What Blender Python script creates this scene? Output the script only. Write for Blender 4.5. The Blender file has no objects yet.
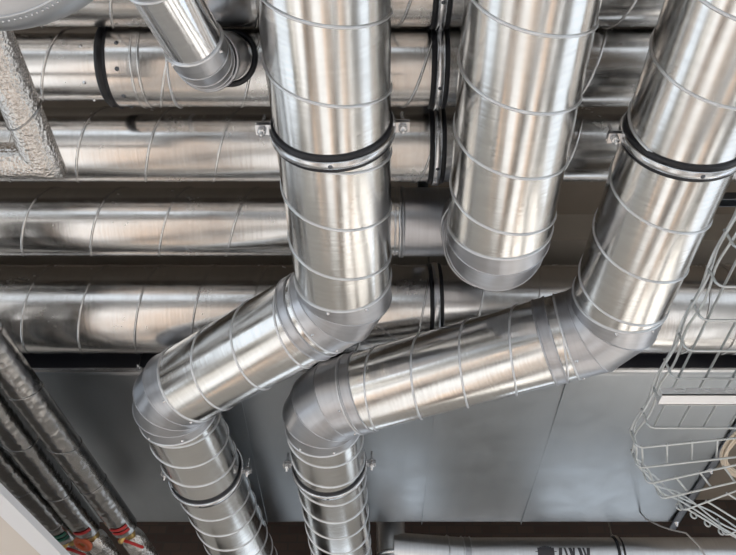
import bpy, bmesh, math, random
from mathutils import Vector, Matrix
random.seed(7)
PI = math.pi
C = bpy.context.scene.collection
sc = bpy.context.scene

# ------------------------------------------------------------------ camera
F = 720.0
TH = math.radians(45.1)
CAM = Vector((0, 0, 1.6))
cd = bpy.data.cameras.new('camera'); cam = bpy.data.objects.new('camera', cd); C.objects.link(cam)
cam.location = CAM; cam.rotation_euler = (PI / 2 + TH, 0, 0)
cd.sensor_width = 36; cd.lens = F / 736 * 36; cd.clip_start = 0.05; cd.clip_end = 200
sc.camera = cam

def at(u, v, h):
    """point of the place at height h above eye level, seen in direction (u, v)"""
    x = (u - 368) / F; y = (277.5 - v) / F
    k = h / (y * math.cos(TH) + math.sin(TH))
    return Vector((x * k, (math.cos(TH) - y * math.sin(TH)) * k, CAM.z + h))

# ------------------------------------------------------------------ materials
def mat(name, col, rough=.5, metal=0.0, emit=None):
    m = bpy.data.materials.new(name); m.use_nodes = True
    b = m.node_tree.nodes['Principled BSDF']
    b.inputs['Base Color'].default_value = (*col, 1)
    b.inputs['Roughness'].default_value = rough
    b.inputs['Metallic'].default_value = metal
    return m

def N(m, t, **kw):
    n = m.node_tree.nodes.new(t)
    for k, v in kw.items(): setattr(n, k, v)
    return n

def galv(name, col, r0, r1, bump=.04, wob=.25, streak=(4, 90), tint=.12):
    """zinc-coated sheet: rolled streaks round the pipe, slow dents, cloudy roughness"""
    m = mat(name, col, r0, 1.0); L = m.node_tree.links.new
    b = m.node_tree.nodes['Principled BSDF']
    uv = N(m, 'ShaderNodeUVMap')
    mp = N(m, 'ShaderNodeMapping'); L(uv.outputs[0], mp.inputs['Vector'])
    mp.inputs['Scale'].default_value = (streak[1], streak[0], 1)
    n1 = N(m, 'ShaderNodeTexNoise'); L(mp.outputs[0], n1.inputs['Vector']); n1.inputs['Scale'].default_value = 1.0; n1.inputs['Detail'].default_value = 4
    n2 = N(m, 'ShaderNodeTexNoise'); L(uv.outputs[0], n2.inputs['Vector']); n2.inputs['Scale'].default_value = 7; n2.inputs['Detail'].default_value = 3
    n3 = N(m, 'ShaderNodeTexNoise'); L(uv.outputs[0], n3.inputs['Vector']); n3.inputs['Scale'].default_value = 45; n3.inputs['Detail'].default_value = 5
    mr = N(m, 'ShaderNodeMapRange'); L(n2.outputs['Fac'], mr.inputs['Value'])
    mr.inputs['From Min'].default_value = .35; mr.inputs['From Max'].default_value = .65
    mr.inputs['To Min'].default_value = r0; mr.inputs['To Max'].default_value = r1
    ad = N(m, 'ShaderNodeMath', operation='MULTIPLY_ADD'); L(n3.outputs['Fac'], ad.inputs[0]); ad.inputs[1].default_value = .10; L(mr.outputs[0], ad.inputs[2])
    L(ad.outputs[0], b.inputs['Roughness'])
    cr = N(m, 'ShaderNodeMixRGB'); L(n1.outputs['Fac'], cr.inputs[0])
    cr.inputs[1].default_value = (*[c * (1 - tint) for c in col], 1); cr.inputs[2].default_value = (*[min(1, c * (1 + tint)) for c in col], 1)
    L(cr.outputs[0], b.inputs['Base Color'])
    b1 = N(m, 'ShaderNodeBump'); L(n1.outputs['Fac'], b1.inputs['Height']); b1.inputs['Strength'].default_value = bump; b1.inputs['Distance'].default_value = .004
    b2 = N(m, 'ShaderNodeBump'); L(n2.outputs['Fac'], b2.inputs['Height']); b2.inputs['Strength'].default_value = wob; b2.inputs['Distance'].default_value = .01
    L(b1.outputs[0], b2.inputs['Normal']); L(b2.outputs[0], b.inputs['Normal'])
    return m

M = {}
M['spiral'] = galv('galvanised spiral pipe', (.76, .755, .74), .10, .19, .08, .07)
M['cross'] = galv('galvanised cross pipe', (.72, .71, .70), .13, .22, .06, .10)
M['elbow'] = galv('dull zinc elbow', (.52, .53, .56), .26, .34, .05, .10)
M['pale'] = galv('pale zinc pipe', (.72, .73, .75), .28, .36, .02, .10)
M['shiny'] = galv('bright small duct', (.74, .75, .77), .05, .12, .03, .10)
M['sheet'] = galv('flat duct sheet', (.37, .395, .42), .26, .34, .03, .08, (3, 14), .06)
M['jacket'] = galv('satin jacket', (.58, .61, .65), .30, .38, .02, .10)
M['seam'] = mat('folded seam', (.78, .80, .83), .38, .85)
M['steel'] = mat('zinc steel', (.72, .73, .75), .25, 1)
M['dsteel'] = mat('dark steel', (.16, .17, .19), .4, .9)
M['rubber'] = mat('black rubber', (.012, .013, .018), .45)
M['wire'] = mat('zinc wire', (.60, .63, .64), .36, .8)
M['rail'] = mat('bright zinc channel', (.78, .80, .83), .35, .6)
M['brass'] = mat('brass', (.55, .38, .14), .35, 1)
M['orange'] = mat('orange plastic', (.62, .13, .05), .4)
M['red'] = mat('red tape', (.45, .02, .02), .5)
M['green'] = mat('green tape', (.03, .16, .11), .5)
M['cable'] = mat('beige cable', (.72, .62, .50), .5)
M['gcable'] = mat('grey cable', (.30, .29, .28), .5)
M['print'] = mat('faded black print', (.05, .05, .06), .6)
M['white'] = mat('white lacquer', (.78, .79, .82), .45)

def noisy(name, c1, c2, scale, rough=.8, bump=.2, metal=0.0, dist=.01):
    m = mat(name, c1, rough, metal); L = m.node_tree.links.new
    b = m.node_tree.nodes['Principled BSDF']
    tc = N(m, 'ShaderNodeTexCoord'); n = N(m, 'ShaderNodeTexNoise'); L(tc.outputs['Object'], n.inputs['Vector'])
    n.inputs['Scale'].default_value = scale; n.inputs['Detail'].default_value = 6
    mx = N(m, 'ShaderNodeMixRGB'); L(n.outputs['Fac'], mx.inputs[0]); mx.inputs[1].default_value = (*c1, 1); mx.inputs[2].default_value = (*c2, 1)
    L(mx.outputs[0], b.inputs['Base Color'])
    bp = N(m, 'ShaderNodeBump'); L(n.outputs['Fac'], bp.inputs['Height']); bp.inputs['Strength'].default_value = bump; bp.inputs['Distance'].default_value = dist
    L(bp.outputs[0], b.inputs['Normal'])
    return m
M['ceiling'] = noisy('raw ceiling', (.20, .165, .13), (.32, .27, .22), 3)
M['beam'] = noisy('beige beam', (.34, .30, .25), (.42, .37, .31), 4)
M['wall'] = noisy('plaster', (.40, .38, .35), (.47, .45, .42), 2)
M['dwall'] = noisy('brown-grey plaster', (.26, .25, .24), (.33, .32, .30), 2)
M['perf'] = mat('perforated board', (.62, .58, .54), .8)
def foil(name, c1, c2, sc_):
    m = mat(name, c1, .2, 1); L = m.node_tree.links.new; b = m.node_tree.nodes['Principled BSDF']
    tc = N(m, 'ShaderNodeTexCoord')
    v = N(m, 'ShaderNodeTexVoronoi', feature='F1'); L(tc.outputs['Object'], v.inputs['Vector']); v.inputs['Scale'].default_value = sc_
    n = N(m, 'ShaderNodeTexNoise'); L(tc.outputs['Object'], n.inputs['Vector']); n.inputs['Scale'].default_value = sc_ * .5; n.inputs['Detail'].default_value = 8; n.inputs['Distortion'].default_value = 1.5
    a = N(m, 'ShaderNodeMath', operation='ADD'); L(v.outputs['Distance'], a.inputs[0]); L(n.outputs['Fac'], a.inputs[1])
    bp = N(m, 'ShaderNodeBump'); L(a.outputs[0], bp.inputs['Height']); bp.inputs['Strength'].default_value = .55; bp.inputs['Distance'].default_value = .004
    L(bp.outputs[0], b.inputs['Normal'])
    mx = N(m, 'ShaderNodeMixRGB'); L(n.outputs['Fac'], mx.inputs[0]); mx.inputs[1].default_value = (*c1, 1); mx.inputs[2].default_value = (*c2, 1)
    L(mx.outputs[0], b.inputs['Base Color']); b.inputs['Roughness'].default_value = .22
    return m
M['foil'] = foil('crumpled foil', (.56, .54, .52), (.72, .69, .66), 120)
M['dfoil'] = foil('dark foil jacket', (.26, .26, .26), (.42, .41, .40), 30)

def floor_mat():  # unseen floor, stripes invented to put pale and brown bands into duct reflections
    m = mat('made-up striped floor', (.6, .55, .5), .55); L = m.node_tree.links.new; b = m.node_tree.nodes['Principled BSDF']
    tc = N(m, 'ShaderNodeTexCoord'); sx = N(m, 'ShaderNodeSeparateXYZ'); L(tc.outputs['Object'], sx.inputs[0])
    mr = N(m, 'ShaderNodeMapRange'); L(sx.outputs['X'], mr.inputs['Value'])
    mr.inputs['From Min'].default_value = -5; mr.inputs['From Max'].default_value = 5
    cr = N(m, 'ShaderNodeValToRGB'); L(mr.outputs[0], cr.inputs[0]); cr.color_ramp.interpolation = 'CONSTANT'
    W = (.88, .88, .87); T = (.74, .56, .43); B = (.36, .31, .27); G = (.6, .58, .55)
    seq = [(0, G), (.16, W), (.27, T), (.32, B), (.40, W), (.485, T), (.51, B), (.575, W), (.66, T), (.70, B), (.77, W), (.88, G)]
    els = cr.color_ramp.elements
    els[0].position = 0; els[0].color = (*seq[0][1], 1); els[1].position = seq[1][0]; els[1].color = (*seq[1][1], 1)
    for p, c in seq[2:]:
        e = els.new(p); e.color = (*c, 1)
    L(cr.outputs[0], b.inputs['Base Color'])
    return m
M['floor'] = floor_mat()
def brick_mat():
    m = mat('dark brick', (.1, .06, .05), .85); L = m.node_tree.links.new; b = m.node_tree.nodes['Principled BSDF']
    tc = N(m, 'ShaderNodeTexCoord'); mp = N(m, 'ShaderNodeMapping'); L(tc.outputs['Object'], mp.inputs[0]); mp.inputs['Rotation'].default_value = (PI / 2, 0, 0)
    br = N(m, 'ShaderNodeTexBrick'); L(mp.outputs[0], br.inputs['Vector']); br.inputs['Scale'].default_value = 4
    br.inputs['Color1'].default_value = (.055, .036, .030, 1); br.inputs['Color2'].default_value = (.075, .05, .04, 1); br.inputs['Mortar'].default_value = (.05, .042, .036, 1)
    L(br.outputs['Color'], b.inputs['Base Color'])
    return m
M['brick'] = brick_mat()

# ------------------------------------------------------------------ mesh helpers
class MB:
    def __init__(s): s.bm = bmesh.new(); s.uv = s.bm.loops.layers.uv.new('UVMap')
    def face(s, vs, uvs=None, smooth=True):
        try: f = s.bm.faces.new(vs)
        except ValueError: return None
        f.smooth = smooth
        if uvs:
            for l, q in zip(f.loops, uvs): l[s.uv].uv = q
        return f
    def build(s, name, m, root=None, parent=None):
        off = root.location if root else Vector((0, 0, 0))
        if off.length: bmesh.ops.translate(s.bm, verts=s.bm.verts, vec=-off)
        me = bpy.data.meshes.new(name); s.bm.to_mesh(me); s.bm.free()
        me.materials.append(m if not isinstance(m, str) else M[m])
        o = bpy.data.objects.new(name, me); C.objects.link(o)
        if parent or root: o.parent = parent or root
        return o
    # -- shapes
    def box(s, a, b, uvscale=1):
        (x0, y0, z0), (x1, y1, z1) = a, b
        v = [s.bm.verts.new(p) for p in [(x0, y0, z0), (x1, y0, z0), (x1, y1, z0), (x0, y1, z0), (x0, y0, z1), (x1, y0, z1), (x1, y1, z1), (x0, y1, z1)]]
        for q in [(3, 2, 1, 0), (4, 5, 6, 7), (0, 1, 5, 4), (1, 2, 6, 5), (2, 3, 7, 6), (3, 0, 4, 7)]:
            vs = [v[i] for i in q]
            n = (vs[1].co - vs[0].co).cross(vs[2].co - vs[1].co)
            k = max(range(3), key=lambda i: abs(n[i]))
            ax = [i for i in range(3) if i != k]
            s.face(vs, [(w.co[ax[0]], w.co[ax[1]]) for w in vs], False)
    def frames(s, path):
        """mitre-plane ring frames along a polyline"""
        n = len(path); T = [(path[i + 1] - path[i]).normalized() for i in range(n - 1)]
        up = Vector((0, 0, 1)) if abs(T[0].z) < .9 else Vector((0, 1, 0))
        u = up.cross(T[0]).normalized(); out = []
        for i in range(n):
            if i == 0: out.append((path[0], T[0], T[0], u.copy())); continue
            ti = T[i - 1]; to = T[i] if i < n - 1 else ti
            out.append((path[i], ti, (ti + to).normalized(), u.copy()))
            if i < n - 1:
                q = ti.rotation_difference(to); u = q @ u
        return out
    def ringpts(s, fr, r, seg):
        P, t, nrm, u = fr; w = t.cross(u); pts = []
        for k in range(seg):
            a = 2 * PI * k / seg; o = (u * math.cos(a) + w * math.sin(a)) * r
            kk = -nrm.dot(o) / nrm.dot(t); pts.append(P + o + t * kk)
        return pts
    def sweep(s, path, r, seg=64, cap=False, sharp=True, rs=None, smooth=True, u0=0.0):
        fr = s.frames(path); rings = []; d = u0; prev = None
        for i, f in enumerate(fr):
            rad = rs[i] if rs else r
            pts = s.ringpts(f, rad, seg)
            vs = [s.bm.verts.new(p) for p in pts]
            if prev is not None: dn = d + (f[0] - fr[i - 1][0]).length
            else: dn = d
            if prev is not None:
                for k in range(seg):
                    k2 = (k + 1) % seg; a0 = 2 * PI * k / seg * rad; a1 = 2 * PI * (k + 1) / seg * rad
                    s.face([prev[k], prev[k2], vs[k2], vs[k]], [(d, a0), (d, a1), (dn, a1), (dn, a0)], smooth)
            d = dn; prev = vs; rings.append(vs)
        if sharp:
            s.bm.edges.ensure_lookup_table()
            for vs in rings[1:-1]:
                for k in range(seg):
                    e = s.bm.edges.get((vs[k], vs[(k + 1) % seg]))
                    if e: e.smooth = False
        if cap:
            for vs, rev in ((rings[0], True), (rings[-1], False)):
                c = [s.bm.verts.new(v.co) for v in vs]
                s.face(c[::-1] if rev else c, None, False)
        return fr
    def wire(s, pts, r, closed=False, sides=6):
        n = len(pts); rings = []; u = None
        for i in range(n):
            if closed: t = (pts[(i + 1) % n] - pts[i - 1]).normalized()
            else: t = (pts[min(i + 1, n - 1)] - pts[max(i - 1, 0)]).normalized()
            if u is None:
                up = Vector((0, 0, 1)) if abs(t.z) < .9 else Vector((1, 0, 0)); u = up.cross(t).normalized()
            else: u = (u - t * u.dot(t)).normalized()
            w = t.cross(u)
            rings.append([s.bm.verts.new(pts[i] + (u * math.cos(2 * PI * k / sides) + w * math.sin(2 * PI * k / sides)) * r) for k in range(sides)])
        for i in range(n if closed else n - 1):
            a = rings[i]; b = rings[(i + 1) % n]
            for k in range(sides): s.face([a[k], a[(k + 1) % sides], b[(k + 1) % sides], b[k]])
        if not closed: s.face(rings[0][::-1]); s.face(rings[-1])
    def ridge(s, P, t, r, rr, nrm=None, seg=64):
        t = t.normalized(); up = Vector((0, 0, 1)) if abs(t.z) < .9 else Vector((0, 1, 0))
        u = up.cross(t).normalized()
        s.wire(s.ringpts((P, t, (nrm or t).normalized(), u), r, seg), rr, True)
    def helix(s, P, Q, r, pitch, ph=0.0, hand=1, rr=.0032, seg=40):
        t = (Q - P); Ln = t.length; t.normalize()
        up = Vector((0, 0, 1)) if abs(t.z) < .9 else Vector((0, 1, 0)); u = up.cross(t).normalized(); w = t.cross(u)
        n = int(Ln / pitch * seg); pts = []
        for i in range(n + 1):
            d = Ln * i / n; a = hand * (2 * PI * d / pitch) + ph
            pts.append(P + t * d + (u * math.cos(a) + w * math.sin(a)) * (r + .0008))
        s.wire(pts, rr, False, 5)
    def ball(s, c, r, sx=1, sy=1, sz=1, n=10):
        g = bmesh.ops.create_uvsphere(s.bm, u_segments=n, v_segments=max(6, n // 2), radius=r)
        for v in g['verts']: v.co = Vector((v.co.x * sx, v.co.y * sy, v.co.z * sz)) + Vector(c)
        for v in g['verts']:
            for f in v.link_faces: f.smooth = True
    def lathe(s, P, ax, prof, seg=64):
        """prof: list of (distance along ax, radius)"""
        ax = ax.normalized(); up = Vector((0, 0, 1)) if abs(ax.z) < .9 else Vector((0, 1, 0)); u = up.cross(ax).normalized(); w = ax.cross(u)
        prev = None; acc = 0; pd = None
        for d, r in prof:
            vs = [s.bm.verts.new(P + ax * d + (u * math.cos(2 * PI * k / seg) + w * math.sin(2 * PI * k / seg)) * r) for k in range(seg)]
            if prev:
                na = acc + math.hypot(d - pd[0], r - pd[1])
                for k in range(seg):
                    s.face([prev[k], prev[(k + 1) % seg], vs[(k + 1) % seg], vs[k]], [(acc, k * .02), (acc, k * .02 + .02), (na, k * .02 + .02), (na, k * .02)])
                acc = na
            prev = vs; pd = (d, r)

def root(name, loc, label, cat, group=None):
    o = bpy.data.objects.new(name, None); C.objects.link(o); o.location = loc
    o.empty_display_size = .05
    o['label'] = label; o['category'] = cat
    if group: o['group'] = group
    return o
def tag(o, label, cat, group=None, kind=None):
    o['label'] = label; o['category'] = cat
    if group: o['group'] = group
    if kind: o['kind'] = kind
    return o
def struct(name, mb, m):
    o = mb.build(name, m); o['kind'] = 'structure'; return o

def screws(rt, P, t, r, angs, size=.0045, m='steel', parent=None):
    t = t.normalized(); up = Vector((0, 0, 1)); u = up.cross(t).normalized(); w = t.cross(u)
    for a in angs:
        b = MB(); nrm = u * math.cos(a) + w * math.sin(a)
        b.lathe(P + nrm * (r - .001), nrm, [(0, size * 1.5), (.001, size * 1.5), (.002, size), (.005, size * .8), (.006, .0003)], 8)
        b.build('screw', m, rt, parent)

# ------------------------------------------------------------------ ducts
def pipe_run(rt, P, Q, r, pitch, ph, hand, m, helix=True):
    b = MB(); n = max(1, int((Q - P).length / .25)); b.sweep([P.lerp(Q, i / n) for i in range(n + 1)], r, 72, sharp=False)
    o = b.build('spiral_pipe', m, rt)
    if helix:
        b = MB(); b.helix(P, Q, r, pitch, ph, hand, .0042 if r == RY else .0044); b.build('folded_seam', 'seam' if r == RY else 'cross', rt, o)
    return o

def gored(rt, A, B, Cc, r, R, nj, m, col=.045, mcol=None, ridges=True, sc_angs=()):
    """lobster-back elbow at corner B between A and Cc; returns the two pipe ends"""
    t1 = (B - A).normalized(); t2 = (Cc - B).normalized(); th = t1.angle(t2)
    L = R * math.tan(th / 2); S = B - t1 * L; E = B + t2 * L
    ax = t1.cross(t2).normalized(); step = R * math.tan(th / (2 * nj))
    pts = [S]; d = t1.copy(); p = S + d * step; pts.append(p.copy())
    for i in range(1, nj):
        d = Matrix.Rotation(th / nj, 3, ax) @ d; p = p + d * (2 * step); pts.append(p.copy())
    pts.append(E)
    b = MB(); fr = b.sweep([S - t1 * col] + pts + [E + t2 * col], r + .0012, 72)
    if ridges:
        for f in fr[2:-2]: b.wire(b.ringpts(f, r + .001, 72), .0026, True)
    el = b.build('elbow', m, rt)
    for P, t in ((S - t1 * col, t1), (E + t2 * col, t2)):
        b = MB(); b.ridge(P, t, r + .001, .0042); b.build('collar_bead', 'seam', rt, el)
    if sc_angs:
        screws(rt, S - t1 * (col * .5), t1, r + .001, sc_angs, parent=el); screws(rt, E + t2 * (col * .5), t2, r + .001, sc_angs, parent=el)
    return S - t1 * (col - .002), E + t2 * (col - .002)

def sleeve(rt, P, t, r, w, m='elbow', bead=.0042, name='coupling_sleeve'):
    t = t.normalized(); b = MB(); b.sweep([P - t * w / 2, P + t * w / 2], r + .0025, 72)
    b.ridge(P - t * w / 2, t, r + .002, bead); b.ridge(P + t * w / 2, t, r + .002, bead)
    return b.build(name, m, rt)

RY = .1575
H = 1.69; HCE = 2.6
def ext(a, b, y):      # continue the line a->b to world Y = y
    k = (y - a.y) / (b.y - a.y); return a + (b - a) * k

def phase(P, Q, pitch, hand, X, face=-PI / 2):
    d = (X - P).dot((Q - P).normalized()); return face - hand * 2 * PI * d / pitch
def seam_run(rt, P, Q, r1, r2, n=1, pitch=None, m='spiral', h=None, face=-PI / 2):
    h = h or (H - RY); A_, B_ = at(*r1, h), at(*r2, h)
    pitch = pitch or (B_ - A_).length / n
    print('pitch', round(pitch, 3))
    return pipe_run(rt, P, Q, RY, pitch, phase(P, Q, pitch, -1, A_, face), -1, m)
# duct with the bend left of the middle
a0, a1 = at(323.5, 0, H - .045), at(344.5, 297, H)
a2 = at(170, 394, H); a3 = at(245, 555, H)
rt = root('ventilation_duct', a1, 'round spiral duct left of centre, two bends, running diagonally down to the lower left', 'duct', 'large round ducts in front')
st = ext(a1, a0, -3.6)
e1, s1 = gored(rt, st, a1, a2, RY, .16, 2, 'elbow', .03, sc_angs=(4.2, 5.0))
seam_run(rt, st, e1, (344, 225), (344, 273), pitch=.203)
e2, s2 = gored(rt, s1, a2, a3, RY, .17, 3, 'elbow', .03, sc_angs=(4.4, 5.3))
seam_run(rt, s1, e2, (200, 397), (283, 352), 2)
t = (a2 - a1).normalized(); sleeve(rt, s1 + t * .045, t, RY, .035)
en = ext(a2, a3, 4.4)
seam_run(rt, s2, en, (192, 467.5), (198, 486.5))
L1 = (st, a1, a2, en)

# duct on the right
b0, b1 = at(663.5, 187, H - .02), at(609, 325, H)
b2 = at(321, 403, H); b3 = at(341, 548, H)
rt = root('ventilation_duct', b1, 'round spiral duct entering at the upper right and bending left across the flat duct', 'duct', 'large round ducts in front')
st = ext(b1, b0, -3.2)
e1, s1 = gored(rt, st, b1, b2, RY, .19, 2, 'elbow', .03, sc_angs=(4.2, 5.0))
seam_run(rt, st, e1, (655, 279), (630, 317), pitch=.203)
e2, s2 = gored(rt, s1, b2, b3, RY, .17, 3, 'elbow', .03, sc_angs=(4.4, 5.3))
seam_run(rt, s1, e2, (404, 392), (504, 364), 2)
t = (b2 - b1).normalized(); sleeve(rt, s1 + t * .06, t, RY, .04)
t2 = (b3 - b2).normalized(); sleeve(rt, e2 - t * .03, t, RY, .04)
en = ext(b2, b3, 4.4)
seam_run(rt, s2, en, (324, 467.5), (326, 487.5))
L3 = (st, b1, b2, en)

HX = 2.11
def xduct_y(v, h): return at(368, v, h).y

# duct in the middle that turns up into the cross duct
yC = xduct_y(222, HX); rC = .132
m0, m1 = at(531, 0, H - .05), at(498, 240, H)
m1.y = yC - .185
rt = root('ventilation_duct', m1, 'round spiral duct right of centre ending in a bend that turns up and left', 'duct', 'large round ducts in front')
st = ext(m1, m0, -3.4)
zC = CAM.z + HX
top = Vector((m1.x, m1.y, zC)); far = Vector((at(400, 222, HX).x, yC, zC))
e1, s1 = gored(rt, st, m1, top + Vector((0, 0, .3)), RY, .19, 4, 'elbow', .004)
seam_run(rt, st, e1, (508, 172), (508, 231), pitch=.203)
b = MB(); tq = Vector((m1.x, yC - .02, zC - .03))
b.sweep([s1, s1 + Vector((0, .01, .03)), tq, tq + Vector((0, .004, .12))], RY + .001, 64, rs=[RY + .001, RY + .001, .130, .124], cap=True)
b.sweep([Vector((m1.x - .02, yC, zC)), Vector((m1.x - RY - .03, yC, zC)), far], rC, 64)
b.ridge(far + Vector((.008, 0, 0)), Vector((1, 0, 0)), rC, .006)
b.build('side_outlet', 'elbow', rt)

# ------------------------------------------------------------------ cross ducts along X
X0, X1 = -4.3, 4.3
def cross(name, label, v, h, r, x0, x1, u1, u2, n, m='cross'):
    y = xduct_y(v, h); z = CAM.z + h
    rt = root(name, Vector(((x0 + x1) / 2, y, z)), label, 'duct', 'round ducts running across behind')
    P = Vector((x0, y, z)); hf = h - r * .72; xa = at(u1, v, hf); xb = at(u2, v, hf); pitch = abs(xb.x - xa.x) / n
    pipe_run(rt, P, Vector((x1, y, z)), r, pitch, phase(P, Vector((x1, y, z)), pitch, -1, xa, -2.36), -1, m)
    return rt, y, z
EX = Vector((1, 0, 0))
# A0 (top edge)
rA0, yA0, zA0 = cross('cross_duct', 'cross duct cut off by the top edge of the picture, topmost of all', -18, HX, .125, X0, X1, 120, 195, 1)
# A with reducer coupling
yA = xduct_y(65, HX); zA = CAM.z + HX
xA = at(113, 65, HX).x
rtA = root('cross_duct', Vector((0, yA, zA)), 'second cross duct from the top, with black gasket ring and small branch duct', 'duct', 'round ducts running across behind')
pipe_run(rtA, Vector((X0, yA, zA)), Vector((xA, yA, zA)), .112, .25, phase(Vector((X0, yA, zA)), Vector((xA, yA, zA)), .25, -1, at(51, 65, HX - .08), -2.36), -1, 'cross')
pipe_run(rtA, Vector((xA + .02, yA, zA)), Vector((X1, yA, zA)), .131, .26, phase(Vector((xA + .02, yA, zA)), Vector((X1, yA, zA)), .26, -1, at(258, 65, HX - .09), -2.36), -1, 'cross')
b = MB(); b.lathe(Vector((xA - .035, yA, zA)), EX, [(.02, .112), (.02, .126), (.026, .132), (.034, .132), (.038, .122), (.044, .124), (.052, .137), (.056, .131)])
b.build('gasket_ring', 'rubber', rtA)
xs = at(147, 65, HX).x; sleeve(rtA, Vector((xs, yA, zA)), EX, .131, .022, 'cross', .004)
xs2 = at(178, 65, HX).x; b = MB(); b.ridge(Vector((xs2, yA, zA)), EX, .132, .004); b.build('collar_bead', 'seam', rtA)
screws(rtA, Vector((xA + .055, yA, zA)), EX, .131, (3.7, 4.3, 5.0, 5.6), .005, 'dsteel')
screws(rtA, Vector((xA - .06, yA, zA)), EX, .112, (3.7, 4.7, 5.5), .004, 'steel')
# B
rB, yB, zB = cross('cross_duct', 'third cross duct from the top, running behind the foil-wrapped pipe', 145, HX, .128, X0, X1, 83, 224, 2)
# C ends at the middle duct's outlet
xC = far.x
rtC = root('cross_duct', Vector((0, yC, zC)), 'fourth cross duct from the top, ending at the middle duct with its bend', 'duct', 'round ducts running across behind')
pipe_run(rtC, Vector((X0, yC, zC)), Vector((xC, yC, zC)), rC - .001, .257, phase(Vector((X0, yC, zC)), Vector((xC, yC, zC)), .257, -1, at(97, 222, HX - .09), -2.36), -1, 'cross')
b = MB(); b.ridge(Vector((xC - .004, yC, zC)), EX, rC, .007); b.ridge(Vector((xC - .022, yC, zC)), EX, rC, .004); b.build('flange', 'steel', rtC)
# D
HD = 2.09; RD = .191
rD, yD, zD = cross('cross_duct', 'thickest and lowest cross duct, just above the flat rectangular duct', 309, HD, RD, X0, X1, 22, 194, 3)
xs = at(724, 307, HD).x; sleeve(rD, Vector((xs, yD, zD)), EX, RD, .05, 'cross', .005)

# ------------------------------------------------------------------ small branch duct joining the second cross duct
rb = .070
c0 = at(169, 0, 1.55); c1 = at(204, 60, 1.62); c2 = at(227, 56, 2.04)
c0b = c0 + (c0 - c1) * 1.05; c00 = Vector((c0b.x, c0b.y, CAM.z + 2.6))
rt = root('branch_duct', c1, 'small bright duct coming down at the upper left and plugged into a cross duct', 'duct')
e0, s0 = gored(rt, c00, c0b, c1, rb, .085, 3, 'elbow', .02)
pipe_run(rt, c00, e0, rb, .6, 1.0, 1, 'shiny', False)
e1, s1 = gored(rt, c0b, c1, c2, rb, .085, 3, 'elbow', .03, sc_angs=(.3, 5.6, 3.6))
pipe_run(rt, s0, e1, rb, .6, 1.0, 1, 'shiny', False)
t = (c2 - c1).normalized(); sleeve(rt, s1, t, rb + .004, .02, 'elbow', .004)
b = MB(); b.sweep([s1, c2], rb + .004, 48); b.build('saddle_neck', 'elbow', rt)
b = MB()
pts = []                                   # gasket lies on the surface of the cross duct
jc = Vector((c2.x, yA, zA)); q0 = s1.copy()
for i in range(200):
    q0 = s1.lerp(c2, i / 199)
    if math.hypot(q0.y - yA, q0.z - zA) < .133: break
for k in range(56):
    a = 2 * PI * k / 56
    dx = .083 * math.cos(a); phi = (.083 * math.sin(a)) / .131
    base_phi = math.atan2(-(zA - q0.z), q0.y - yA)
    pts.append(Vector((q0.x + .006 + dx, yA + .133 * math.cos(base_phi + phi), zA + .133 * math.sin(base_phi + phi))))
b.wire(pts, .009, True, 8); b.build('gasket', 'rubber', rt)

# ------------------------------------------------------------------ clamps
HCE = 2.6
def clamp(P, t, r, label, group, rod=True, ears=True, m_band='steel', earang=0.0, w=.036):
    t = t.normalized(); rt = root('pipe_clamp', P, label, 'pipe clamp', group)
    b = MB()
    for s_ in (-1, 1):
        b.lathe(P + t * (s_ * w * .5 - .008), t, [(0, r), (0, r + .004), (.003, r + .0065), (.013, r + .0065), (.016, r + .004), (.016, r)])
    b.lathe(P - t * w * .5, t, [(0, r + .0035), (w, r + .0035)])
    lin = b.build('rubber_lining', 'rubber', rt)
    b = MB(); b.lathe(P - t * (w * .30), t, [(0, r + .003), (0, r + .011), (.002, r + .013), (w * .6 - .002, r + .013), (w * .6, r + .011), (w * .6, r + .003)])
    b.build('band', m_band, rt)
    side = Vector((0, 0, 1)).cross(t).normalized() if abs(t.z) < .9 else EX
    up = t.cross(side).normalized()
    if up.z < 0: up = -up
    if ears:
        for s_ in (-1, 1):
            b = MB(); c = P + side * s_ * (r + .028)
            for dz in (-.006, .006):
                q = [c + side * s_ * sx * .022 + t * ty * .016 + up * (dz + tz * .0018) for sx in (-1, 1) for ty in (-1, 1) for tz in (-1, 1)]
                vs = [b.bm.verts.new(p) for p in q]
                for f in [(0, 1, 3, 2), (4, 6, 7, 5), (0, 4, 5, 1), (2, 3, 7, 6), (0, 2, 6, 4), (1, 5, 7, 3)]: b.face([vs[i] for i in f], None, False)
            b.build('ear', m_band, rt)
            b = MB(); cc = c + side * s_ * .004
            b.lathe(cc, up, [(-.034, .0005), (-.034, .0048), (.060, .0048), (.060, .0005)], 10)
            b.lathe(cc, up, [(-.020, .004), (-.020, .012), (-.009, .012), (-.009, .004)], 6)
            b.lathe(cc, up, [(.009, .004), (.009, .012), (.019, .012), (.019, .004)], 6)
            b.build('bolt', 'steel', rt)
    b = MB(); q = P - up * (r + .011); b.lathe(q, -up, [(0, .007), (.003, .006), (.004, .001)], 10); b.build('rivet', 'dsteel', rt)
    if rod:
        b = MB(); b.lathe(P + up * (r + .009), up, [(0, .008), (.02, .008), (.02, .005), (CAM.z + HCE + .005 - P.z - r - .009, .005)], 10); b.build('hanger_rod', 'steel', rt)
    return rt
def on(a, b, v, h=H):
    """point of line a-b that is seen at image height v"""
    y = at(368, v, h).y; return a + (b - a) * ((y - a.y) / (b.y - a.y))
clamp(on(L1[0], L1[1], 121), L1[1] - L1[0], RY, 'rubber-lined pipe clamp round the upper left front duct', 'clamps on the front ducts')
clamp(on(L3[0], L3[1], 132), L3[1] - L3[0], RY, 'rubber-lined pipe clamp round the upper right front duct', 'clamps on the front ducts')
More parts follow.
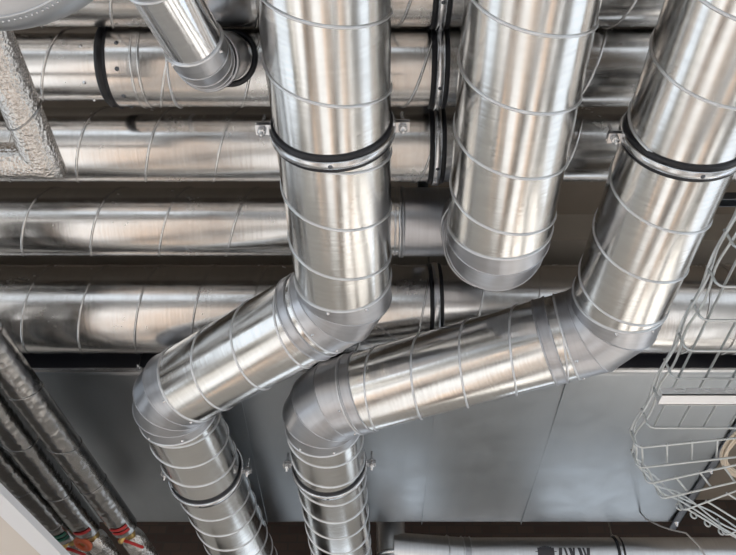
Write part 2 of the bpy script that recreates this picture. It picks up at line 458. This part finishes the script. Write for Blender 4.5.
clamp(on(L1[2], L1[3], 472), L1[3] - L1[2], RY, 'rubber-lined pipe clamp at the lower left, below the left duct bend', 'clamps on the front ducts')
clamp(on(L3[2], L3[3], 464), L3[3] - L3[2], RY, 'rubber-lined pipe clamp at bottom centre, below the second bend', 'clamps on the front ducts')
for y, z, r, u, h, lab in ((yA0, zA0, .125, 440, HX, 'black-lined clamp on the topmost cross duct'), (yA, zA, .131, 437, HX, 'black-lined clamp on the second cross duct from the top'),
                        (yB, zB, .128, 435, HX, 'black-lined clamp on the third cross duct from the top'), (yD, zD, RD, 433, HD, 'black-lined clamp on the thickest cross duct')):
    k = at(u, {yA0: -18, yA: 65, yB: 145, yD: 309}[y], h).x
    rr = clamp(Vector((k, y, z)), EX, r, lab, 'clamps on the cross ducts', ears=False, w=.040)

# rail that carries the cross-duct clamps
xr = at(437, 65, HX).x
b = MB(); b.box((xr - .02, .05, CAM.z + 2.30), (xr + .02, 2.1, CAM.z + 2.34)); o = b.build('mounting_rail', 'dsteel')
tag(o, 'dark steel mounting rail above the cross ducts, running away from the viewer', 'rail')

pr = at(709, 203, 2.2)
b = MB(); b.box((pr.x, pr.y - .02, pr.z), (4.3, pr.y - .017, pr.z + .04)); b.box((pr.x, pr.y + .017, pr.z), (4.3, pr.y + .02, pr.z + .04)); b.box((pr.x, pr.y - .02, pr.z + .038), (4.3, pr.y + .02, pr.z + .041))
tag(b.build('mounting_rail', 'dsteel'), 'dark steel channel at the right edge, behind the top of the wire tray', 'rail')
# ------------------------------------------------------------------ flat rectangular duct
hR = 1.93
yR0 = at(368, 371, hR).y; yR1 = at(368, 525, hR).y
xR1 = at(700, 478, hR).x; zR = CAM.z + hR
rt = root('rectangular_duct', Vector((-.5, (yR0 + yR1) / 2, zR)), 'wide flat sheet-metal duct with smooth grey underside behind the bent round ducts', 'duct')
b = MB()
prof = []
rr_ = .05
ys = [(yR0, zR + .42), (yR0, zR + .006), (yR0 + .006, zR)]
n = 40
for i in range(1, n): ys.append((yR0 + (yR1 - rr_ - yR0) * i / n, zR - .010 * math.sin(PI * i / n)))
for i in range(0, 9):
    a = PI / 2 * i / 8; ys.append((yR1 - rr_ + rr_ * math.sin(a), zR + rr_ * (1 - math.cos(a))))
ys.append((yR1, zR + .42))
xs_ = [-4.3 + (xR1 + 4.3) * i / 60 for i in range(61)]
prev = None; acc = [0]
for i in range(1, len(ys)): acc.append(acc[-1] + math.hypot(ys[i][0] - ys[i - 1][0], ys[i][1] - ys[i - 1][1]))
for x in xs_:
    vs = [b.bm.verts.new((x, y, z)) for y, z in ys]
    if prev:
        for i in range(len(ys) - 1):
            b.face([prev[0][i], prev[0][i + 1], vs[i + 1], vs[i]], [(prev[1], acc[i]), (prev[1], acc[i + 1]), (x, acc[i + 1]), (x, acc[i])])
    prev = (vs, x)
b.face([b.bm.verts.new(v.co) for v in prev[0]], None, False)
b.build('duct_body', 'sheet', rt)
for u, v in ((431, 440), (544, 450), (250, 440)):
    x = at(u, v, hR).x; b = MB(); b.box((x - .0015, yR0 + .004, zR - .0110), (x + .0015, yR1 - .03, zR + .001)); b.build('standing_seam', 'sheet', rt)
b = MB(); b.box((-4.3, yR0 - .010, zR + .010), (xR1, yR0 - .001, zR + .40)); b.build('gap_shade_sheet', 'rubber', rt)  # black sheet added here; its colour stands in for the shaded gap
b = MB(); b.box((-4.3, yR0 - .012, zR - .004), (xR1, yR0 + .004, zR + .008)); b.build('edge_flange', 'steel', rt)
# angle with bolts along its right end
rt2 = root('steel_angle', Vector((xR1, yR0, zR)), 'dark steel angle with bolts along the right end of the flat duct', 'bracket')
b = MB(); b.box((xR1 - .012, yR0 - .25, zR - .022), (xR1 + .03, yR1 + .02, zR - .014)); b.box((xR1 + .024, yR0 - .25, zR - .022), (xR1 + .03, yR1 + .02, zR + .03)); b.build('angle_bar', 'dsteel', rt2)
for v in (466, 519, 420):
    y = at(368, v, hR).y; b = MB(); b.lathe(Vector((xR1 + .006, y, zR - .022)), Vector((0, 0, -1)), [(0, .014), (.004, .014), (.004, .009), (.012, .009), (.012, .005), (.022, .005), (.022, .0005)], 10); b.build('bolt', 'steel', rt2)
p = at(140, 373, hR); b = MB(); b.lathe(Vector((p.x, yR0 - .008, zR + .01)), Vector((0, -1, -.2)), [(-.005, .012), (.004, .012), (.004, .008), (.014, .008), (.014, .004), (.03, .004), (.03, .0005)], 8)
b.lathe(Vector((p.x, yR0 - .02, zR - .01)), Vector((0, 0, 1)), [(0, .004), (.2, .004)], 8)
tag(b.build('hanger_bolt', 'steel'), 'small bolt on the near edge of the flat duct beside the left bend', 'bolt')

# ------------------------------------------------------------------ pipes beyond the flat duct
hE = 1.86
yE = xduct_y(556, hE); zE = CAM.z + hE
xe0 = at(482, 556, hE).x
rt = root('distant_pipe', Vector((xe0, yE, zE)), 'pale pipe with dark print at the bottom edge, beyond the flat duct', 'pipe')
q1 = Vector((xe0 - .10, yE, zE)); pz = at(393, 540, 1.75); q2 = Vector((pz.x, yE - .07, zE))
e1, s1 = gored(rt, Vector((3.5, yE, zE)), q1, q1 + (q2 - q1) * 2, .105, .11, 3, 'elbow', .02)
pipe_run(rt, Vector((3.5, yE, zE)), e1, .104, .5, 0, 1, 'pale', False)
b = MB(); b.sweep([s1, q2], .104, 48); b.ridge(s1 + (q2 - q1) * .2, q2 - q1, .105, .006); b.build('spiral_pipe', 'pale', rt)
b = MB(); b.sweep([Vector((pz.x, q2.y, CAM.z + 1.55)), Vector((pz.x, q2.y, CAM.z + 2.59))], .086, 48, cap=True); b.build('riser', 'pale', rt)
b = MB(); b.lathe(Vector((pz.x, q2.y, zR - .12)), Vector((0, 0, 1)), [(0, .086), (.005, .093), (.02, .093), (.025, .086)], 48); b.build('collar_bead', 'steel', rt)
# dark print : an oval and a row of strokes lying on the pipe surface
b = MB()
def on_pipe(x, ang, r=.1055): return Vector((x, yE + r * math.cos(ang), zE + r * math.sin(ang)))
A0_ = -2.95
def patch(xa, xb, a0, a1, skew=0):
    n = 4; prev = None
    for i in range(n + 1):
        a = a0 + (a1 - a0) * i / n; sk = skew * i / n
        vs = (b.bm.verts.new(on_pipe(xa + sk, a)), b.bm.verts.new(on_pipe(xb + sk, a)))
        if prev: b.face([prev[0], prev[1], vs[1], vs[0]])
        prev = vs
xp = at(536, 545, hE).x
for i in range(9):
    f = i / 8; hw = .30 * math.sqrt(max(0, 1 - (2 * f - 1) ** 2)) + .02
    patch(xp + .11 * f, xp + .11 * f + .0145, A0_ - hw, A0_ + hw)
for i in range(7):
    patch(xp + .14 + i * .027, xp + .14 + i * .027 + (.012 if i % 2 else .019), A0_ - .22, A0_ + .22, .01 if i % 3 else -.006)
b.build('print', 'print', rt)
xs = at(620, 550, hE).x
clamp(Vector((xs, yE, zE)), EX, .104, 'clamp on the pale pipe at the bottom edge', 'clamps on distant pipes', ears=False, w=.03)

b = MB(); p0, p1 = at(640, 519, 1.7), at(655, 520, 1.7)
b.wire([at(640, 512, 1.93), at(646, 519, 1.80), at(660, 526, 1.66), at(672, 530, 1.62), at(686, 533, 1.58), at(698, 545, 1.55), at(712, 566, 1.50), at(720, 590, 1.46)], .004, False, 8)
tag(b.build('loose_cable', 'gcable'), 'thin grey cable hanging below the flat duct at the lower right', 'cable')

# ------------------------------------------------------------------ foil wrapped pipes, lower left
def crumple(b, amp, f=60):
    for v in b.bm.verts:
        c = v.co; k = math.sin(c.x * f + c.y * f * .7) * math.cos(c.z * f * 1.3 + c.y * f * .45) + .6 * math.sin(c.y * f * 2.1 + c.z * 40)
        v.co = c + Vector((k, .3 * k, -k)) * amp
def foil_pipe(P, Q, r, m, rt, name='foil_jacket', step=.02):
    b = MB(); n = int((Q - P).length / step); b.sweep([P.lerp(Q, i / n) for i in range(n + 1)], r, 40, sharp=False, cap=True); crumple(b, r * .008)
    for i in range(int((Q - P).length / .33)):
        d = P.lerp(Q, (i * .33 + .2 + random.uniform(-.05, .05)) / (Q - P).length); t = (Q - P).normalized(); nn = (t + Vector((random.uniform(-.4, .4), 0, random.uniform(-.4, .4)))).normalized()
        b.ridge(d, t, r + .001, .0022, nn, 32)
    return b.build(name, m, rt)
specs = [((56.5, 433), (124, 526), 'foil-wrapped pipe at the lower left, rightmost of three, with red tape at its end', 'red', .062),
         ((0, 413), (87, 528), 'foil-wrapped pipe at the lower left, middle of three, ending at an orange fitting', 'red', .062),
         ((0, 460), (66, 534), 'foil-wrapped pipe at the lower left, nearest the white panel, with green tape', 'green', .056)]
hF = 1.62
for i, (p0, p1, lab, tape, r) in enumerate(specs):
    P, Q = at(*p0, hF), at(*p1, hF)
    P0 = ext(P, Q, 1.4); t = (Q - P).normalized()
    rt = root('insulated_pipe', Q, lab, 'pipe', 'foil pipes at the lower left')
    foil_pipe(P0, Q, r, 'dfoil', rt)
    b = MB(); sd_ = Vector((0, 0, 1)).cross(t).normalized(); uu = t.cross(sd_)
    for d0 in ((.095, .06) if i != 1 else (.08,)):
        prev = None
        for k in range(13):
            a = -PI * .80 + PI * .42 * k / 12; off = (sd_ * math.cos(a) + uu * math.sin(a)) * (r + .003)
            vs = (b.bm.verts.new(Q - t * d0 + off), b.bm.verts.new(Q - t * (d0 - .022) + off))
            if prev: b.face([prev[0], prev[1], vs[1], vs[0]])
            prev = vs
    tp = b.build('tape', tape, rt); sm = tp.modifiers.new('thick', 'SOLIDIFY'); sm.thickness = .001
    b = MB(); b.sweep([Q - t * .01, Q + t * .10], r * .45, 24, cap=True); b.lathe(Q + t * .02, t, [(0, r * .45), (0, r * .62), (.03, r * .62), (.03, r * .45)], 6); b.build('valve_neck', 'brass', rt)
    b = MB(); b.sweep([Q + t * (.08 + .02 * k) for k in range(22)], r, 32, sharp=False, rs=[r * f for f in (.5, .75, .85, .9, .88) + (.9,) * 17], cap=True); crumple(b, .006, 90); b.build('foil_sleeve', 'foil', rt)
    # stem + hand wheel
    up = Vector((-.25, -.2, -1)).normalized(); c = Q + t * .05
    b = MB(); b.lathe(c, up, [(0, .012), (.07, .012), (.07, .001)], 12); st_ = b.build('valve_stem', 'brass', rt)
    if i == 1:
        b = MB(); b.lathe(c + up * .055, up, [(0, .001), (0, .036), (.004, .046), (.016, .048), (.022, .042), (.022, .022), (.012, .018), (.012, .001)], 28); b.build('hand_wheel', 'orange', rt)
    else:
        b = MB(); b.wire([c + up * .05 + Vector((-.02, .0, 0)), c + up * .055 + Vector((.03, .02, 0)), c + up * .06 + Vector((.09, .07, 0))], .008, False, 8); b.build('lever', 'red', rt)

# ------------------------------------------------------------------ white framed panel, bottom-left corner
hP = 1.28
pa, pb = at(-30, 463, hP), at(90, 583, hP)
d = (pb - pa).normalized(); nrm = Vector((-d.y, d.x, 0))
if nrm.x > 0: nrm = -nrm
rt = root('ceiling_panel', pa, 'white-framed perforated ceiling panel in the bottom left corner', 'panel')
pa2, pb2 = pa - d * .3, pb + d * .5
def slab(b, P, Q, n0, n1, z0, z1):
    q = [P + nrm * n0, Q + nrm * n0, Q + nrm * n1, P + nrm * n1]
    lo = [b.bm.verts.new((v.x, v.y, z0)) for v in q]; hi = [b.bm.verts.new((v.x, v.y, z1)) for v in q]
    b.face(lo[::-1], None, False); b.face(hi, None, False)
    for i in range(4): b.face([lo[i], lo[(i + 1) % 4], hi[(i + 1) % 4], hi[i]], None, False)
b = MB(); slab(b, pa2, pb2, 0, .085, pa.z, pa.z + .03); b.build('frame', 'white', rt)
b = MB(); slab(b, pa2, pb2, .087, .9, pa.z + .006, pa.z + .02); pm = b.build('perforated_board', 'perf', rt)
m = M['perf']; L = m.node_tree.links.new; tc = N(m, 'ShaderNodeTexCoord'); vo = N(m, 'ShaderNodeTexVoronoi'); L(tc.outputs['Object'], vo.inputs['Vector']); vo.inputs['Scale'].default_value = 90; vo.inputs['Randomness'].default_value = .0
cr = N(m, 'ShaderNodeValToRGB'); L(vo.outputs['Distance'], cr.inputs[0]); cr.color_ramp.elements[0].position = .22; cr.color_ramp.elements[0].color = (.35, .30, .26, 1); cr.color_ramp.elements[1].position = .3; cr.color_ramp.elements[1].color = (.66, .61, .56, 1)
L(cr.outputs[0], m.node_tree.nodes['Principled BSDF'].inputs['Base Color'])

# ------------------------------------------------------------------ upper-left foil pipe with a sharp corner
hG = 1.55; rg = .047
g0, g1, gl = at(10, 80, hG), at(43, 160, hG), at(-200, 160, hG)
rt = root('insulated_pipe', g1, 'crumpled foil-wrapped pipe at the upper left with a sharp corner turning left', 'pipe')
g00 = ext(g1, g0, -1.4)
b = MB(); pts = [g00.lerp(g1, i / 90) for i in range(91)]
gl = Vector((-3.2, g1.y, g1.z)); pts += [g1.lerp(gl, i / 140) for i in range(1, 141)]
b.sweep(pts, rg, 36, sharp=False); crumple(b, .0010, 70); b.build('foil_jacket', 'foil', rt)
b = MB(); b.ridge(g1.lerp(g00, .055), (g1 - g00), rg + .001, .0022, (g1 - g00).normalized() + Vector((.5, 0, .2))); b.build('tape_edge', 'dfoil', rt)

# rounded satin jacket, top-left corner
hJ = 1.0
def circ(a, b, c):
    ax, ay, bx_, by, cx, cy = a.x, a.y, b.x, b.y, c.x, c.y
    d = 2 * (ax * (by - cy) + bx_ * (cy - ay) + cx * (ay - by))
    ux = ((ax * ax + ay * ay) * (by - cy) + (bx_ ** 2 + by ** 2) * (cy - ay) + (cx ** 2 + cy ** 2) * (ay - by)) / d
    uy = ((ax * ax + ay * ay) * (cx - bx_) + (bx_ ** 2 + by ** 2) * (ax - cx) + (cx ** 2 + cy ** 2) * (bx_ - ax)) / d
    return Vector((ux, uy, a.z)), math.hypot(ax - ux, ay - uy)
jc, rj = circ(at(0, 36, hJ + .03), at(58, 25, hJ + .03), at(94, 4, hJ + .03)); jc.z = CAM.z + hJ
print('CAP', jc, rj)
rt = root('duct_end_cap', jc, 'big rounded satin-grey metal cap with a stitched seam in the top left corner', 'duct cap')
prof = [(.34, rj * .97), (.10, rj)]
for i in range(0, 13):
    a = PI / 2 * i / 12; prof.append((.06 * (1 - math.sin(a)) + .0, rj - .055 + .055 * math.cos(a)))
prof += [(.0, rj * .6), (-.004, rj * .3), (-.005, .001)]
b = MB(); b.lathe(jc, Vector((0, 0, 1)), prof, 96); bmesh.ops.reverse_faces(b.bm, faces=b.bm.faces); b.build('cap_shell', 'jacket', rt)
b = MB()
for k in range(170):
    a = 2 * PI * k / 170; r_ = rj - .034
    b.ball(jc + Vector((r_ * math.cos(a), r_ * math.sin(a), .0030)), .0019, n=6)
st_ = b.build('stitched_seam', 'steel', rt)
b = MB(); b.ridge(jc + Vector((0, 0, .002)), Vector((0, 0, 1)), rj - .040, .0025); b.build('seam_bead', 'jacket', rt)
b = MB(); b.sweep([jc + Vector((0, 0, .33)), jc + Vector((0, 0, 1.6))], .1, 40); b.build('neck', 'jacket', rt)

# ------------------------------------------------------------------ wire mesh cable tray on the right
hT = 1.0; zT = CAM.z + hT; RW = .0029; SP = .062; NL = 7
rt = root('cable_tray', at(700, 379, hT), 'zinc wire mesh cable tray curving down at the right edge', 'cable tray')
xT = .697; y428 = at(368, 428, hT).y
side = .058
def U(b, c, dirv, n, r=RW):           # transverse wire: floor run with both ends turned up
    w = SP * (n - 1) + .02; o = Vector((0, 0, 1)); e = c + dirv * w
    pts = [c + o * side - dirv * .004, c + o * .012 - dirv * .002, c + dirv * .004 + o * .003, c + dirv * .012, e - dirv * .012, e + o * .012, e + o * side]
    b.wire(pts, r, False, 6)
# straight length
bt = MB(); bl = MB()
ys_ = [y428 - .1 * k for k in range(0, 26)]
for y in ys_: U(bt, Vector((xT, y, zT)), EX, NL)
bt.build('cross_wires', 'wire', rt)
yend = ys_[-1]
for k in range(NL):
    x = xT + .012 + SP * k; bl.wire([Vector((x, yend, zT + .004)), Vector((x, y428, zT + .004))], RW)
bl.build('long_wires', 'wire', rt)
# cut and bent part: short pieces, each turned further
pc = [((637.6, 448), (736, 438)), ((638.5, 468), (736, 457)), ((648, 484), (736, 465)), ((661, 499), (736, 482)), ((682.5, 511), (736, 491)), ((725, 536), (760, 522)), ((770, 560), (800, 548))]
W = []
for p, q in pc:
    P, Q = at(*p, hT), at(*q, hT); W.append((P, (Q - P).normalized()))
b = MB()
for P, d_ in W: U(b, P, d_, 6)
b.build('cross_wires', 'wire', rt)
b = MB()
for i in (0, 2, 4, 5):
    (P, d1), (Q, d2) = W[i], W[i + 1]
    for k in range(6):
        o = .012 + SP * k; b.wire([P + d1 * o + Vector((0, 0, .004)), Q + d2 * o + Vector((0, 0, .004))], RW)
b.build('long_wires', 'wire', rt)
# side-wall wires follow the whole outer edge, the two strands cross each other
edge = [Vector((xT, y, zT)) for y in reversed(ys_)] + [w[0] for w in W]
fine = []
for i in range(len(edge) - 1):
    for k in range(6): fine.append(edge[i].lerp(edge[i + 1], k / 6))
fine.append(edge[-1])
b = MB(); 
for j, (z, am) in enumerate(((.030, .004), (.052, .0065), (.058, -.0065))):
    b.wire([p + Vector((am * math.sin(i * PI / 6 + j), 0, z + am * math.cos(i * PI / 6))) for i, p in enumerate(fine)], RW)
xr_ = xT + SP * (NL - 1) + .02
for z in (.030, .058): b.wire([Vector((xr_, yend, zT + z)), Vector((xr_, y428, zT + z))], RW)
b.build('side_wires', 'wire', rt)
# loops along the last bent piece
for f in (.0, .33, .66, 1.0):
    b = MB(); c = W[4][0].lerp(W[5][0], f) + Vector((0, 0, .02)); b.wire([c + Vector((.008 * math.cos(a), .006, .010 * math.sin(a))) + Vector((0, .006, 0)) for a in [2 * PI * k / 12 for k in range(12)]], RW, True); b.build('edge_loop', 'wire', rt)

# slotted rail under the tray
hC = .972
yc = at(368, 392, hC).y; xc0 = at(655, 397, hC).x; xc1 = 1.55; zc = CAM.z + hC
rt = root('support_rail', Vector((xc0, yc, zc)), 'short slotted zinc channel carrying the wire cable tray', 'rail')
b = MB(); b.box((xc0, yc - .019, zc - .022), (xc1, yc + .019, zc - .0195))
b.box((xc0, yc + .0165, zc - .022), (xc1, yc + .019, zc + .002)); b.box((xc0, yc - .019, zc - .022), (xc1, yc - .0165, zc - .012))
x = xc0
while x < xc1: b.box((x, yc - .019, zc - .012), (x + .032, yc - .0165, zc - .006)); x += .055
b.box((xc0, yc - .019, zc - .006), (xc1, yc - .0165, zc - .003))
b.build('channel', 'rail', rt)
b = MB(); 
for x in (xc1 - .12,): b.sweep([Vector((x, yc, zc - .02)), Vector((x, yc, CAM.z + HCE + .005))], .005, 10)
b.build('hanger_rod', 'steel', rt)

# coil of cable lying in the tray
cc = at(778, 447, 1.03)
b = MB()
for k in range(9):
    rr = .135 + .006 * (k % 3) + random.uniform(-.004, .004); oz = .006 * (k // 3)
    ce = cc + Vector((random.uniform(-.004, .004), random.uniform(-.004, .004), oz))
    b.wire([ce + Vector((rr * math.cos(a) * .92, rr * 1.15 * math.sin(a), .004 * math.sin(3 * a + k))) for a in [2 * PI * i / 60 for i in range(60)]], .0032, True)
tag(b.build('cable_coil', 'cable'), 'coil of beige cable lying in the wire tray at the right edge', 'cable')

# ------------------------------------------------------------------ the room
RX0, RX1, RY0, RY1, RZ = -4.4, 4.4, -4.6, 4.9, CAM.z + HCE
def shell(name, boxes, m):
    b = MB()
    for q in boxes: b.box(*q)
    return struct(name, b, m)
shell('floor', [((RX0, RY0, -.1), (RX1, RY1, 0))], 'floor')
shell('ceiling', [((RX0, RY0, RZ), (RX1, RY1, RZ + .1))], 'ceiling')
# walls with window openings (z 0.9 - 3.3)
def wall_x(name, x, n, w, closed=0):     # wall at constant x with n openings along y
    bx = [((x, RY0, 0), (x + w, RY1, .8)), ((x, RY0, 3.3), (x + w, RY1, RZ))]
    step = (RY1 - RY0) / n
    if closed: bx.append(((x, RY1 - step * closed - .28, .8), (x + w, RY1, 3.3)))
    for i in range(n + 1 - closed):
        y = RY0 + step * i; bx.append(((x, max(RY0, y - .28), .8), (x + w, min(RY1, y + .28), 3.3)))
    shell(name, bx, 'wall' if not closed else 'dwall')
    for i in range(n - closed):
        y0 = RY0 + step * i + .28; y1 = RY0 + step * (i + 1) - .28; b = MB(); xm = x + w / 2
        for a, c in (((xm - .03, y0, .8), (xm + .03, y1, .86)), ((xm - .03, y0, 3.24), (xm + .03, y1, 3.3)), ((xm - .03, y0, .86), (xm + .03, y0 + .06, 3.24)), ((xm - .03, y1 - .06, .86), (xm + .03, y1, 3.24)), ((xm - .02, (y0 + y1) / 2 - .03, .86), (xm + .02, (y0 + y1) / 2 + .03, 3.24))):
            b.box(a, c)
        global WN; WN += 1
        struct('window_%d' % WN, b, 'white')
WN = 0
wall_x('wall_left', RX0 - .2, 3, .2)
wall_x('wall_right', RX1, 3, .2)
shell('trim_2', [((RX0, RY1, 3.3), (RX1, RY1 + .2, RZ))], 'brick')
bx = [((RX0, RY1, 0), (RX1, RY1 + .2, 2.35)), ((RX0, RY1, 3.1), (RX1, RY1 + .2, 3.3)), ((RX0, RY1, 2.35), (RX0 + 1.76 * 2 + .35, RY1 + .2, 3.1))]
for i in range(2, 6):
    x = RX0 + (RX1 - RX0) * i / 5; bx.append(((x - .35, RY1, 2.35), (min(RX1, x + .35), RY1 + .2, 3.1)))
shell('wall_front', bx, 'wall')
for i in range(2, 5):
    x0 = RX0 + (RX1 - RX0) * i / 5 + .35; x1 = RX0 + (RX1 - RX0) * (i + 1) / 5 - .35; b = MB()
    for a, c in (((x0, RY1 + .07, 2.35), (x1, RY1 + .13, 2.41)), ((x0, RY1 + .07, 3.04), (x1, RY1 + .13, 3.1)), ((x0, RY1 + .07, 2.41), (x0 + .06, RY1 + .13, 3.04)), ((x1 - .06, RY1 + .07, 2.41), (x1, RY1 + .13, 3.04))): b.box(a, c)
    WN += 1; struct('window_%d' % WN, b, 'white')
bx = [((RX0, RY0 - .2, 0), (RX1, RY0, .8)), ((RX0, RY0 - .2, 3.2), (RX1, RY0, RZ))]
for i in range(4):
    x = RX0 + (RX1 - RX0) * i / 3; bx.append(((max(RX0, x - .25), RY0 - .2, .8), (min(RX1, x + .25), RY0, 3.2)))
shell('wall_back', bx, 'wall')
for i in range(3):
    x0 = RX0 + (RX1 - RX0) * i / 3 + .25; x1 = RX0 + (RX1 - RX0) * (i + 1) / 3 - .25; b = MB()
    for a, c in (((x0, RY0 - .13, .8), (x1, RY0 - .07, .86)), ((x0, RY0 - .13, 3.14), (x1, RY0 - .07, 3.2)), ((x0, RY0 - .13, .86), (x0 + .06, RY0 - .07, 3.14)), ((x1 - .06, RY0 - .13, .86), (x1, RY0 - .07, 3.14)), (((x0 + x1) / 2 - .03, RY0 - .12, .86), ((x0 + x1) / 2 + .03, RY0 - .08, 3.14))): b.box(a, c)
    WN += 1; struct('window_%d' % WN, b, 'white')
# boxed beam under the ceiling between the cross ducts
yb0 = at(368, 240, 2.42).y; b = MB(); b.box((RX0, yb0, CAM.z + 2.42), (RX1, yb0 + .22, RZ)); struct('trim_1', b, 'beam')

# ------------------------------------------------------------------ light
w = bpy.data.worlds.new('sky'); sc.world = w; w.use_nodes = True
bg = w.node_tree.nodes['Background']; bg.inputs[0].default_value = (.86, .93, 1.0, 1); bg.inputs[1].default_value = 2.0
sd = bpy.data.lights.new('sun', 'SUN'); so = bpy.data.objects.new('sun', sd); C.objects.link(so)
sd.energy = 20; sd.angle = math.radians(3); sd.color = (1, .985, .975)
so.rotation_euler = Vector((.40, -.9, .30)).to_track_quat('Z', 'Y').to_euler(); so.location = (6, -8, 6)
sc.cycles.sample_clamp_indirect = 4.0
sc.view_settings.view_transform = 'Standard'; sc.view_settings.look = 'None'; sc.view_settings.gamma = 1
sc.view_settings.use_curve_mapping = False
sc.view_settings.exposure = -0.5
